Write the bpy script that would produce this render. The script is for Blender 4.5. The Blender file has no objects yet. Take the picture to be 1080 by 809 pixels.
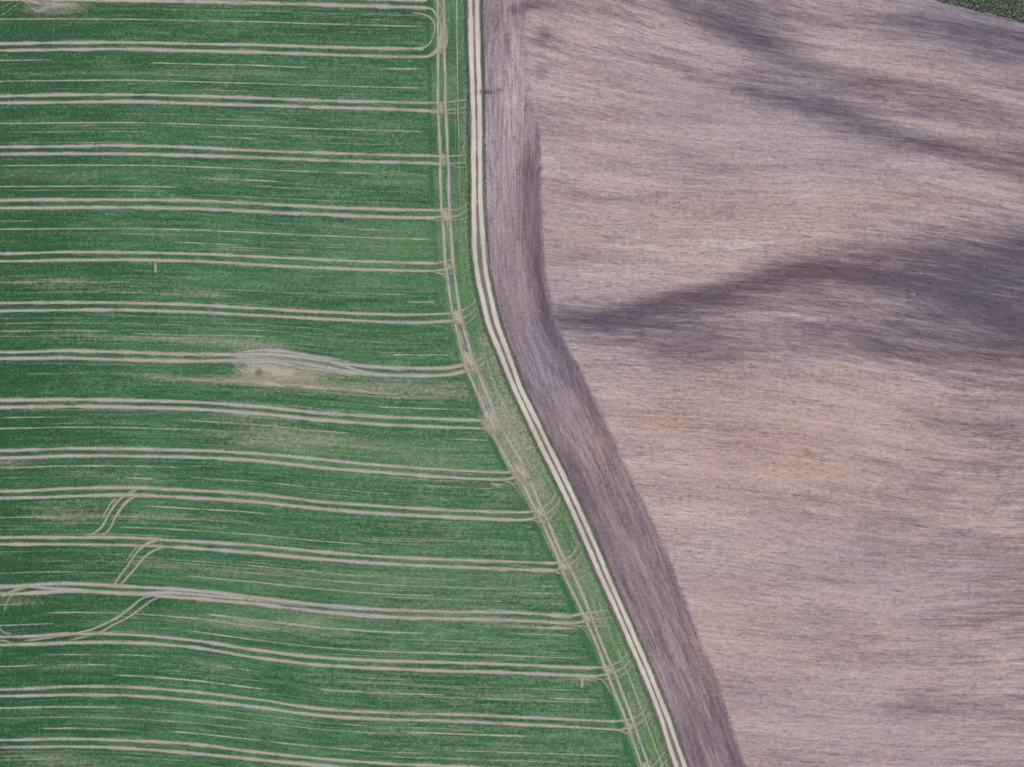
import bpy, math, random
import numpy as np

random.seed(7)
rng = np.random.default_rng(11)
scene = bpy.context.scene
COL = scene.collection

# ------------------------------------------------------------------ camera
S = 0.27                                   # metres of ground for one unit of the survey sketch below
CX, CY = 540.0, 404.5
H = 200.0


def W(x, y, z=0.0):
    return ((x - CX) * S, (CY - y) * S, z)


cam_d = bpy.data.cameras.new("camera")
cam = bpy.data.objects.new("camera", cam_d)
COL.objects.link(cam)
cam.location = (0, 0, H)
cam.rotation_euler = (0, 0, 0)
cam_d.sensor_width = 36
cam_d.lens = 36 * H / (1080 * S)
cam_d.clip_start = 1
cam_d.clip_end = 20000
scene.camera = cam

# ------------------------------------------------------------------ light
SUN_EL, SUN_AZ = 38.0, -35.0               # azimuth clockwise from +Y
world = bpy.data.worlds.new("World")
scene.world = world
world.use_nodes = True
wn = world.node_tree
bg = wn.nodes["Background"]
sky = wn.nodes.new("ShaderNodeTexSky")
sky.sky_type = 'NISHITA'
sky.sun_disc = False
sky.sun_elevation = math.radians(SUN_EL)
sky.sun_rotation = math.radians(SUN_AZ)
sky.air_density = 1.0
sky.dust_density = 2.0
wn.links.new(sky.outputs[0], bg.inputs[0])
bg.inputs[1].default_value = 0.11
sd = bpy.data.lights.new("sun", 'SUN')
sd.energy = 2.6
sd.angle = math.radians(0.6)
sd.color = (1.0, 0.955, 0.90)
sun = bpy.data.objects.new("sun", sd)
COL.objects.link(sun)
sun.rotation_euler = (math.radians(90 - SUN_EL), 0, math.radians(180 - SUN_AZ))
scene.view_settings.view_transform = 'Standard'
scene.view_settings.look = 'None'
scene.view_settings.exposure = 0.90
scene.view_settings.gamma = 1
scene.view_settings.use_curve_mapping = False
scene.cycles.max_bounces = 4
scene.cycles.diffuse_bounces = 1
scene.cycles.transparent_max_bounces = 16
scene.cycles.filter_width = 1.6

K = (1.66, 1.69, 1.83)                     # picture value of a unit albedo under this light and exposure


def C(r, g, b, a=1.0):
    """surface albedo that shows as this sRGB value in the open"""
    o = []
    for v, k in zip((r, g, b), K):
        v /= 255.0
        v = v / 12.92 if v <= 0.04045 else ((v + 0.055) / 1.055) ** 2.4
        o.append(min(0.9, v / k))
    return (*o, a)


# ------------------------------------------------------------------ helpers
def tag(o, label=None, cat=None, group=None, kind=None):
    if label: o["label"] = label
    if cat: o["category"] = cat
    if group: o["group"] = group
    if kind: o["kind"] = kind
    return o


def empty(name, loc=(0, 0, 0)):
    o = bpy.data.objects.new(name, None)
    o.empty_display_size = 1
    o.location = loc
    COL.objects.link(o)
    return o


def mesh_obj(name, V, F, mat, parent=None, uv=None, attrs=None, smooth=False):
    """V (n,3), F (m,k) ; uv (n,2) per vertex ; attrs {name: (n,)} per vertex"""
    V = np.asarray(V, dtype=np.float32)
    F = np.asarray(F, dtype=np.int32)
    off = np.zeros(3, dtype=np.float32)
    me = bpy.data.meshes.new(name)
    me.vertices.add(len(V))
    if parent is not None:
        off = np.array(parent.location, dtype=np.float32)
    me.vertices.foreach_set("co", (V - off).ravel())
    k = F.shape[1]
    me.loops.add(F.size)
    me.loops.foreach_set("vertex_index", F.ravel())
    me.polygons.add(len(F))
    me.polygons.foreach_set("loop_start", np.arange(0, F.size, k, dtype=np.int32))
    me.polygons.foreach_set("loop_total", np.full(len(F), k, dtype=np.int32))
    if uv is not None:
        u = me.uv_layers.new(name="flow")
        u.data.foreach_set("uv", np.asarray(uv, dtype=np.float32)[F.ravel()].ravel())
    if attrs:
        for n, a in attrs.items():
            at = me.attributes.new(n, 'FLOAT', 'POINT')
            at.data.foreach_set("value", np.asarray(a, dtype=np.float32))
    me.update(calc_edges=True)
    me.validate()
    if smooth:
        me.polygons.foreach_set("use_smooth", np.ones(len(F), dtype=bool))
    me.materials.append(mat)
    o = bpy.data.objects.new(name, me)
    if parent is not None:
        o.parent = parent
    COL.objects.link(o)
    return o


def grid_faces(nr, nc):
    """rows go down the picture, columns to the right: faces wind so that they look up"""
    i = np.arange(nr - 1)[:, None] * nc + np.arange(nc - 1)[None, :]
    i = i.ravel()
    return np.stack([i, i + nc, i + nc + 1, i + 1], 1)


def smooth_line(P, step=2.5):
    """Catmull-Rom through the points, resampled evenly"""
    P = np.asarray(P, dtype=float)
    if len(P) == 2:
        n = max(2, int(np.hypot(*(P[1] - P[0])) / step))
        return P[0] + (P[1] - P[0]) * np.linspace(0, 1, n)[:, None]
    Q = np.vstack([2 * P[0] - P[1], P, 2 * P[-1] - P[-2]])
    out = []
    for i in range(1, len(Q) - 2):
        p0, p1, p2, p3 = Q[i - 1:i + 3]
        t = np.linspace(0, 1, 24, endpoint=False)[:, None]
        out.append(0.5 * ((2 * p1) + (-p0 + p2) * t + (2 * p0 - 5 * p1 + 4 * p2 - p3) * t ** 2 + (-p0 + 3 * p1 - 3 * p2 + p3) * t ** 3))
    out.append(P[-1:])
    D = np.vstack(out)
    s = np.concatenate([[0], np.cumsum(np.hypot(*np.diff(D, axis=0).T))])
    n = max(3, int(s[-1] / step))
    q = np.linspace(0, s[-1], n)
    return np.stack([np.interp(q, s, D[:, 0]), np.interp(q, s, D[:, 1])], 1)


def wob(n, scale, amp, seed):
    """smooth 1-D wander"""
    r = np.random.default_rng(seed)
    k = max(4, int(n / scale) + 4)
    return np.interp(np.linspace(0, k - 1, n), np.arange(k), r.normal(0, amp, k))


# raster of how bare the crop field is (2 cells per sketch unit), filled by every ribbon
RX0, RY0, RS = -80, -80, 2
RW, RH = (760 + 80) * RS, (890 + 80) * RS
BARE = np.zeros((RH, RW), dtype=np.float32)


def stamp(L, w, cov):
    for (x, y), ww, c in zip(L, w, cov):
        r = ww * 0.5 * RS * 1.1
        cx, cy = (x - RX0) * RS, (y - RY0) * RS
        x0, x1, y0, y1 = int(cx - r - 1), int(cx + r + 2), int(cy - r - 1), int(cy + r + 2)
        if x1 < 0 or y1 < 0 or x0 >= RW or y0 >= RH: continue
        x0, y0, x1, y1 = max(0, x0), max(0, y0), min(RW, x1), min(RH, y1)
        yy, xx = np.mgrid[y0:y1, x0:x1]
        m = (np.clip(r + .5 - np.hypot(xx - cx, yy - cy), 0, 1) * min(1, c)).astype(np.float32)
        BARE[y0:y1, x0:x1] = np.maximum(BARE[y0:y1, x0:x1], m)


SEED = [0]


def ribbon(name, P, width, z, mat, parent=None, cov=1.0, jit=0.25, fade=(0, 0), step=2.5, bare=True, wjit=.12, covj=.10):
    """a strip of ground following P. cov: share of bare soil, number or list over the length; fade: lengths of the fading ends"""
    SEED[0] += 1
    L = smooth_line(P, step)
    n = len(L)
    T = np.gradient(L, axis=0)
    T /= np.maximum(1e-6, np.hypot(T[:, 0], T[:, 1]))[:, None]
    Nn = np.stack([-T[:, 1], T[:, 0]], 1)
    L = L + Nn * wob(n, 8, jit, SEED[0])[:, None]
    tt = np.linspace(0, 1, n)
    w = np.interp(tt, np.linspace(0, 1, len(np.atleast_1d(width))), np.atleast_1d(width)) if np.ndim(width) else np.full(n, float(width))
    w = w * (1 + wob(n, 6, wjit, SEED[0] + 500))
    cv = np.interp(tt, np.linspace(0, 1, len(np.atleast_1d(cov))), np.atleast_1d(cov)) if np.ndim(cov) else np.full(n, float(cov))
    s = np.concatenate([[0], np.cumsum(np.hypot(*np.diff(L, axis=0).T))])
    cv = np.clip(cv * (1 + wob(n, 9, covj, SEED[0] + 900)), 0, 1)
    if fade[0]: cv = cv * np.clip(s / fade[0], 0, 1)
    if fade[1]: cv = cv * np.clip((s[-1] - s) / fade[1], 0, 1)
    if bare: stamp(L, w, cv)
    acr = np.array([-1, -.5, 0, .5, 1])
    ww = w * 1.75                                            # room for the ragged edge
    P2 = L[:, None, :] + Nn[:, None, :] * (acr[None, :, None] * ww[:, None, None] * .5)
    X, Y = P2[..., 0].ravel(), P2[..., 1].ravel()
    V = np.stack([(X - CX) * S, (CY - Y) * S, np.full(X.size, z)], 1)
    uv = np.stack([np.repeat(s, 5), np.tile(acr * 1.75, n)], 1)
    F = grid_faces(n, 5)
    a, b, c = V[F[0, 0]], V[F[0, 1]], V[F[0, 2]]
    if np.cross(b - a, c - b)[2] < 0: F = F[:, ::-1]
    return mesh_obj(name, V, F, mat, parent, uv, {"cov": np.repeat(cv, 5), "seed": np.full(n * 5, SEED[0] * 3.7)})


# ------------------------------------------------------------------ node helpers
class G:
    def __init__(self, name, rough=0.95):
        self.m = bpy.data.materials.new(name)
        self.m.use_nodes = True
        self.t = self.m.node_tree
        self.b = self.t.nodes["Principled BSDF"]
        self.b.inputs["Roughness"].default_value = rough
        self.b.inputs["Specular IOR Level"].default_value = 0.15

    def n(self, typ): return self.t.nodes.new(typ)

    def put(self, sock, v):
        if isinstance(v, bpy.types.NodeSocket): self.t.links.new(v, sock)
        elif isinstance(v, tuple) and len(v) == 3 and sock.type == 'RGBA': sock.default_value = (*v, 1)
        else: sock.default_value = v

    def uv(self):
        x = self.n("ShaderNodeUVMap"); x.uv_map = "flow"; return x.outputs[0]

    def pos(self):
        x = self.n("ShaderNodeNewGeometry")
        y = self.n("ShaderNodeVectorMath"); y.operation = 'SCALE'
        self.t.links.new(x.outputs["Position"], y.inputs[0]); y.inputs["Scale"].default_value = 1 / S
        return y.outputs[0]

    def attr(self, name):
        x = self.n("ShaderNodeAttribute"); x.attribute_name = name; return x.outputs["Fac"]

    def noise(self, vec, sx, sy, det=3, rough=.55, off=(0, 0, 0), lo=0.0, hi=1.0, dist=0.0):
        """noise stretched: sx, sy cells per unit; lo..hi are mapped to 0..1"""
        mp = self.n("ShaderNodeMapping")
        self.put(mp.inputs["Vector"], vec)
        mp.inputs["Scale"].default_value = (sx, sy, 1)
        self.put(mp.inputs["Location"], off)
        t = self.n("ShaderNodeTexNoise"); t.noise_dimensions = '2D'
        self.t.links.new(mp.outputs[0], t.inputs["Vector"])
        t.inputs["Scale"].default_value = 1
        t.inputs["Detail"].default_value = det
        t.inputs["Roughness"].default_value = rough
        t.inputs["Distortion"].default_value = dist
        if (lo, hi) == (0.0, 1.0): return t.outputs[0]
        return self.ramp(t.outputs[0], lo, hi)

    def ramp(self, v, lo, hi, a=0.0, b=1.0, smooth=False):
        r = self.n("ShaderNodeMapRange")
        r.clamp = True
        if smooth: r.interpolation_type = 'SMOOTHSTEP'
        self.put(r.inputs[0], v)
        for i, q in ((1, lo), (2, hi), (3, a), (4, b)): self.put(r.inputs[i], q)
        return r.outputs[0]

    def math(self, op, a, b=0.0, clamp=False):
        r = self.n("ShaderNodeMath"); r.operation = op; r.use_clamp = clamp
        self.put(r.inputs[0], a); self.put(r.inputs[1], b)
        return r.outputs[0]

    def mix(self, f, a, b, mode='MIX'):
        r = self.n("ShaderNodeMix"); r.data_type = 'RGBA'; r.blend_type = mode
        self.put(r.inputs[0], f); self.put(r.inputs[6], a); self.put(r.inputs[7], b)
        return r.outputs[2]

    def bright(self, col, v):
        """multiply a colour by a value"""
        r = self.n("ShaderNodeVectorMath"); r.operation = 'SCALE'
        self.put(r.inputs[0], col); self.put(r.inputs["Scale"], v)
        return r.outputs[0]

    def out(self, col, bump=None, dist=0.1, strength=1.0, alpha=None):
        self.put(self.b.inputs["Base Color"], col)
        if bump is not None:
            b = self.n("ShaderNodeBump")
            b.inputs["Strength"].default_value = strength
            b.inputs["Distance"].default_value = dist
            self.put(b.inputs["Height"], bump)
            self.t.links.new(b.outputs[0], self.b.inputs["Normal"])
        if alpha is not None:      # crumbs of soil: each small cell is either there or not
            q = self.n("ShaderNodeVectorMath"); q.operation = 'SNAP'
            self.put(q.inputs[0], self.pos()); q.inputs[1].default_value = (.13, .13, 1000)
            wn_ = self.n("ShaderNodeTexWhiteNoise"); wn_.noise_dimensions = '2D'
            self.t.links.new(q.outputs[0], wn_.inputs["Vector"])
            self.put(self.b.inputs["Alpha"], self.math('GREATER_THAN', alpha, self.ramp(wn_.outputs["Value"], 0, 1, .02, .98)))
        return self.m


# ------------------------------------------------------------------ materials
def mat_plough(name, headland=False):
    g = G(name)
    uv, p = g.uv(), g.pos()
    damp, warm, pale, cool = g.attr("damp"), g.attr("warm"), g.attr("pale"), g.attr("cool")
    if not headland:
        long_ = g.noise(uv, .010, .16, 5, .62, lo=.30, hi=.70, dist=.12)
        mid = g.noise(uv, .045, .44, 5, .70, (31, 7, 0), lo=.28, hi=.72, dist=.15)
        dash = g.noise(uv, .085, .62, 4, .62, (3, 91, 0), lo=.54, hi=.68, dist=.3)
        line = g.noise(uv, .05, .70, 3, .6, (13, 31, 0), lo=.60, hi=.74)
        base_hi, base_lo = C(192, 172, 170), C(142, 122, 126)
    else:
        long_ = g.noise(uv, .010, .12, 4, .6, lo=.3, hi=.7, dist=.3)
        mid = g.noise(uv, .030, .42, 5, .66, (31, 7, 0), lo=.28, hi=.72, dist=.3)
        dash = g.noise(uv, .055, .60, 4, .6, (3, 91, 0), lo=.56, hi=.74)
        line = g.noise(uv, .018, .55, 3, .5, (13, 31, 0), lo=.64, hi=.74)
        base_hi, base_lo = C(154, 132, 138), C(106, 86, 94)
    grain = g.noise(p, .62, .70, 2, .8, (5, 5, 0), lo=.22, hi=.78)
    clod = g.noise(p, .20, .30, 4, .72, (15, 25, 0), lo=.3, hi=.7)
    patch = g.noise(uv, .006, .030, 4, .6, (77, 2, 0), lo=.35, hi=.65, dist=.15)
    hue = g.noise(uv, .012, .05, 4, .6, (7, 42, 0), lo=.35, hi=.65)
    hue2 = g.noise(uv, .022, .12, 4, .6, (70, 142, 0), lo=.42, hi=.72)
    f = g.math('ADD', g.math('MULTIPLY', long_, .26), g.math('MULTIPLY', mid, .34))
    f = g.math('ADD', f, g.math('MULTIPLY', patch, .28))
    f = g.math('ADD', f, g.math('MULTIPLY', clod, .14))
    f = g.math('ADD', f, g.math('MULTIPLY', grain, .14))
    f = g.ramp(f, .30, .78)
    col = g.mix(f, base_lo, base_hi)
    col = g.mix(g.math('MULTIPLY', hue, .26), col, C(158, 142, 160))
    col = g.mix(g.math('MULTIPLY', hue2, .42), col, C(186, 160, 148))
    col = g.mix(g.math('MULTIPLY', cool, .45), col, C(152, 144, 168))
    # reddish subsoil showing in places
    wm = g.math('MULTIPLY', warm, g.ramp(g.math('ADD', mid, g.math('MULTIPLY', clod, .6)), .45, 1.2))
    col = g.mix(g.math('MULTIPLY', wm, .6 if headland else .9), col, C(192, 160, 138))
    pl = g.math('MULTIPLY', pale, g.ramp(g.math('ADD', mid, g.math('MULTIPLY', grain, .3)), .35, .95))
    col = g.mix(pl, col, C(208, 196, 197))
    # damp soil in the hollows plus painted right-edge vignette, broken up along the furrows
    br = g.math('ADD', g.math('MULTIPLY', long_, .35), g.math('MULTIPLY', mid, .35))
    br = g.math('ADD', br, g.math('MULTIPLY', patch, .30))
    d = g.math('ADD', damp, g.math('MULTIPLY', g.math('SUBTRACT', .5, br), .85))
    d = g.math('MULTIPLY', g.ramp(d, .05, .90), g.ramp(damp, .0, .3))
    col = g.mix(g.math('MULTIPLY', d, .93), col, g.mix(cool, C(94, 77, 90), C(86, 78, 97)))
    k = g.math('SUBTRACT', 1.07, g.math('MULTIPLY', dash, .32))
    k = g.math('SUBTRACT', k, g.math('MULTIPLY', line, -.12 if headland else .16))
    k = g.math('MULTIPLY', k, g.ramp(grain, 0, 1, .82, 1.16))
    k = g.math('MULTIPLY', k, g.ramp(clod, 0, 1, .89, 1.10))
    till = g.noise(uv, .004, .30, 2, .5, (17, 53, 0), lo=.38, hi=.62)
    k = g.math('MULTIPLY', k, g.ramp(till, 0, 1, .955, 1.04))
    col = g.bright(col, k)
    h = g.math('ADD', g.math('MULTIPLY', mid, .6), g.math('MULTIPLY', grain, .5))
    h = g.math('SUBTRACT', h, g.math('MULTIPLY', dash, .4))
    al = None
    if headland:
        e = g.math('ADD', g.attr("edge"), g.math('MULTIPLY', g.math('SUBTRACT', g.noise(p, .14, .14, 5, .7), .5), .34))
        al = g.ramp(e, .40, .60)
        al = g.math('MULTIPLY', al, g.attr("cov"))
    return g.out(col, h, .10, .5, al)


def mat_crop(name, headland=False):
    g = G(name, .85)
    uv, p = g.uv(), g.pos()
    sparse, lush_vignette, yel = g.attr("sparse"), g.attr("lush_vignette"), g.attr("yel")
    rows = g.noise(uv, .010, .8, 4, .65, lo=.3, hi=.7)
    rows2 = g.noise(uv, .016, .26, 4, .62, (9, 13, 0), lo=.32, hi=.68, dist=.3)
    fine = g.noise(p, .50, .55, 2, .8, (1, 2, 0), lo=.22, hi=.78)
    clump = g.noise(p, .17, .24, 4, .75, (8, 5, 0), lo=.3, hi=.7)
    big = g.noise(p, .011, .028, 4, .6, (4, 4, 0), lo=.34, hi=.66)
    speck = g.noise(p, .40, .42, 2, .6, (61, 22, 0), lo=.58, hi=.72)
    f = g.math('ADD', g.math('MULTIPLY', rows, .16), g.math('MULTIPLY', rows2, .28))
    f = g.math('ADD', f, g.math('MULTIPLY', fine, .26))
    f = g.math('ADD', f, g.math('MULTIPLY', clump, .24))
    f = g.math('ADD', f, g.math('MULTIPLY', big, .22))
    f = g.math('SUBTRACT', f, g.math('MULTIPLY', lush_vignette, .30))
    f = g.math('ADD', f, g.math('MULTIPLY', yel, .26))
    f = g.ramp(f, .32, .96)
    col = g.mix(f, C(37, 86, 53), C(92, 142, 96))
    col = g.mix(g.math('MULTIPLY', yel, .45), col, C(116, 142, 100))
    # thin stand: soil between the plants
    sp = g.math('ADD', g.math('MULTIPLY', rows2, .40), g.math('MULTIPLY', fine, .40))
    sp = g.math('ADD', sp, g.math('MULTIPLY', clump, .35))
    sp = g.math('ADD', sparse, g.math('MULTIPLY', g.math('SUBTRACT', sp, .56), .75))
    sp = g.math('MULTIPLY', g.ramp(sp, .08, .95), g.ramp(sparse, 0, .12))
    col = g.mix(sp, col, g.mix(clump, C(156, 152, 134), C(182, 168, 158)))
    col = g.mix(g.math('MULTIPLY', speck, .34), col, C(124, 166, 120))
    k = g.ramp(fine, 0, 1, .84, 1.14)
    col = g.bright(col, k)
    al = None
    if headland:
        al = g.attr("cov")
    return g.out(col, g.math('ADD', fine, clump), .10, .5, al)


def mat_soil_track(name, hi, lo, edge_soft=.34, grass=.25, rag=.9, strk=.35):
    """bare soil strip whose edges are eaten by plants"""
    g = G(name)
    uv, p = g.uv(), g.pos()
    cov = g.attr("cov")
    sep = g.n("ShaderNodeSeparateXYZ"); g.t.links.new(uv, sep.inputs[0])
    v = g.math('ABSOLUTE', sep.outputs[1])
    n1 = g.noise(p, .42, .42, 4, .75, lo=.2, hi=.8)
    n2 = g.noise(p, .09, .09, 3, .6, (3, 3, 0), lo=.3, hi=.7)
    st = g.noise(uv, .04, 2.2, 3, .6, (5, 0, 0), lo=.3, hi=.7)
    e = g.math('ADD', v, g.math('MULTIPLY', g.math('SUBTRACT', n1, .5), rag))
    e = g.math('ADD', e, g.math('MULTIPLY', g.math('SUBTRACT', n2, .5), .25))
    a = g.ramp(e, 1.0 - edge_soft, 1.0 + edge_soft, 1, 0, smooth=True)
    # thin cover: the noise decides where the plants stand
    thr = g.math('SUBTRACT', 1.0, cov)
    q = g.math('ADD', g.math('MULTIPLY', n1, 1 - strk), g.math('MULTIPLY', st, strk))
    c = g.ramp(g.math('SUBTRACT', q, thr), -.28, .30)
    a = g.math('MULTIPLY', a, g.math('MULTIPLY', c, g.ramp(cov, 0, .35)))
    f = g.math('ADD', g.math('MULTIPLY', n1, .5), g.math('MULTIPLY', st, .5))
    col = g.mix(f, lo, hi)
    tint = g.noise(p, .010, .02, 3, .5, (50, 9, 0), lo=.38, hi=.62)
    col = g.mix(g.math('MULTIPLY', tint, .42), col, C(184, 166, 156))
    g1 = g.noise(p, .8, .8, 2, .6, (9, 77, 0), lo=.60, hi=.72)
    col = g.mix(g.math('MULTIPLY', g1, grass), col, C(86, 118, 82))
    return g.out(col, g.math('ADD', st, n1), .05, .5, a)


def mat_dark_crop():
    g = G("dense_crop", .85)
    uv, p = g.uv(), g.pos()
    sep = g.n("ShaderNodeSeparateXYZ"); g.t.links.new(uv, sep.inputs[0])
    v = g.math('ABSOLUTE', sep.outputs[1])
    n1 = g.noise(p, .35, .35, 4, .7, lo=.25, hi=.75)
    a = g.ramp(g.math('ADD', v, g.math('MULTIPLY', g.math('SUBTRACT', n1, .5), .6)), .7, 1.15, 1, 0)
    c = g.attr("cov")
    a = g.math('MULTIPLY', a, c)
    col = g.mix(n1, C(42, 88, 56), C(64, 116, 74))
    return g.out(col, n1, .08, .5, a)


M_plough = mat_plough("ploughed_soil")
M_phead = mat_plough("ploughed_headland_soil", True)
M_crop = mat_crop("young_crop")
M_chead = mat_crop("young_crop_headland", True)
M_rut = mat_soil_track("wheel_track_soil", C(194, 192, 186), C(154, 151, 143), .70, .42, .95)
M_faint = mat_soil_track("faint_track_soil", C(184, 180, 164), C(146, 148, 128), .65, .5, .95)
M_row = mat_soil_track("unsown_row_soil", C(190, 192, 178), C(160, 166, 148), .6, .3, .7)
M_bare = mat_soil_track("bare_patch_soil", C(194, 184, 174), C(164, 156, 144), .85, .60, 1.5, .75)
M_road = mat_soil_track("road_dust", C(226, 216, 208), C(196, 184, 178), .34, .04, .48)
M_dark = mat_dark_crop()
gg = G("road_grass_strip")
pp = gg.pos()
nn = gg.noise(pp, .5, .5, 4, .75, lo=.25, hi=.75)
n3 = gg.noise(pp, .05, .05, 3, .6, (9, 1, 0), lo=.35, hi=.65)
uvx = gg.uv(); sp_ = gg.n("ShaderNodeSeparateXYZ"); gg.t.links.new(uvx, sp_.inputs[0])
ee = gg.math('ADD', gg.math('ABSOLUTE', sp_.outputs[1]), gg.math('MULTIPLY', gg.math('SUBTRACT', nn, .5), .42))
M_strip = gg.out(gg.mix(n3, gg.mix(nn, C(96, 100, 84), C(134, 132, 116)), gg.mix(nn, C(110, 100, 100), C(150, 136, 134))), nn, .12, .6,
                 gg.ramp(ee, .85, 1.12, 1, 0))

# far land beyond the two fields
gg = G("far_farmland")
pp = gg.pos()
a1 = gg.noise(pp, .002, .003, 2, .5, lo=.45, hi=.55)
a2 = gg.noise(pp, .12, .2, 4, .7, lo=.3, hi=.7)
M_far = gg.out(gg.mix(a1, gg.mix(a2, C(60, 98, 62), C(92, 124, 84)), gg.mix(a2, C(150, 136, 140), C(178, 164, 164))))
ground = mesh_obj("ground", [(-6000, -6000, -.25), (6000, -6000, -.25), (6000, 6000, -.25), (-6000, 6000, -.25)], [(0, 1, 2, 3)], M_far)
tag(ground, kind="structure")

# ------------------------------------------------------------------ the survey sketch
ROAD_L = [(500, -520), (497, -160), (496.2, 0), (497, 50), (498.8, 100), (499.4, 150), (499.8, 200), (500.3, 252), (502.8, 284.5), (508.8, 314.5),
          (516.4, 344.5), (527.5, 372), (540.5, 405), (555, 436.5), (570, 469), (585, 499), (600, 530.5), (615, 564), (632.5, 605), (648, 639),
          (665.3, 679), (680.5, 714), (696, 754), (713, 807), (770, 960), (890, 1320)]
ROAD_R = [(507, -520), (504, -160), (503.2, 0), (504, 50), (505.6, 100), (506, 150), (506.6, 202), (508.8, 247), (512.3, 284.5), (518, 314.5),
          (525.5, 344.5), (536.5, 374), (549.3, 409.5), (565, 441.5), (580, 473), (596, 505), (610, 535), (624, 567), (640, 605), (655, 639.5),
          (673, 681), (688, 716.5), (703.5, 755), (721, 805), (778, 960), (898, 1320)]
HEAD_L = [(455, -520), (458, -60), (461.5, 0), (462, 62), (462, 112), (463.8, 150), (464.6, 200), (467.5, 239.5), (470, 277), (476.2, 322), (482.5, 352), (490.5, 382),
          (500, 406.5), (508.5, 426.5), (516.5, 449), (525, 468), (537.5, 490), (551, 511), (564, 535), (577.5, 563), (586.5, 584), (595, 606),
          (611.3, 639), (626.6, 674), (639, 706), (650.6, 734), (663, 766.6), (675.5, 804), (730, 960), (850, 1320)]
HEAD_R = [(462, -520), (465, -60), (468.2, 0), (469, 62), (470, 112), (472, 150), (473.2, 200), (475.4, 239.5), (478, 277), (484, 322), (490.5, 352), (499.5, 382),
          (508.8, 404), (520, 431.5), (527.5, 449), (540, 471), (552.5, 491.5), (566, 524), (580, 554), (591, 581.5), (605, 606),
          (620, 641), (634, 676), (647, 706.5), (660.5, 741.5), (673, 776.6), (684.3, 806.7), (738, 960), (858, 1320)]
STRIPE = [(443, -520), (448.5, -60), (449.5, 0), (450.5, 100), (452, 200), (456, 250), (461, 300), (466, 330), (473, 355), (482, 383), (491, 404), (505, 437), (512, 456), (527, 488),
          (545, 520), (565, 560), (585, 604), (599, 634), (613, 672), (626, 702), (641, 740), (655, 778), (666, 808), (717, 960), (838, 1320)]
BAND = [(566, -520), (562, -60), (561, 0), (562, 60), (563, 110), (569, 150), (570, 200), (571.5, 250), (577, 300), (590, 350), (612, 390), (625, 415), (641, 450), (661, 494), (686, 545),
        (704, 585), (732, 660), (755, 715), (785, 805), (850, 960), (990, 1320)]
RL, RR, HL, HR, ST, BD = (smooth_line(q, 2.0) for q in (ROAD_L, ROAD_R, HEAD_L, HEAD_R, STRIPE, BAND))


def xat(Lx, y): return np.interp(y, Lx[:, 1], Lx[:, 0])


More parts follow.
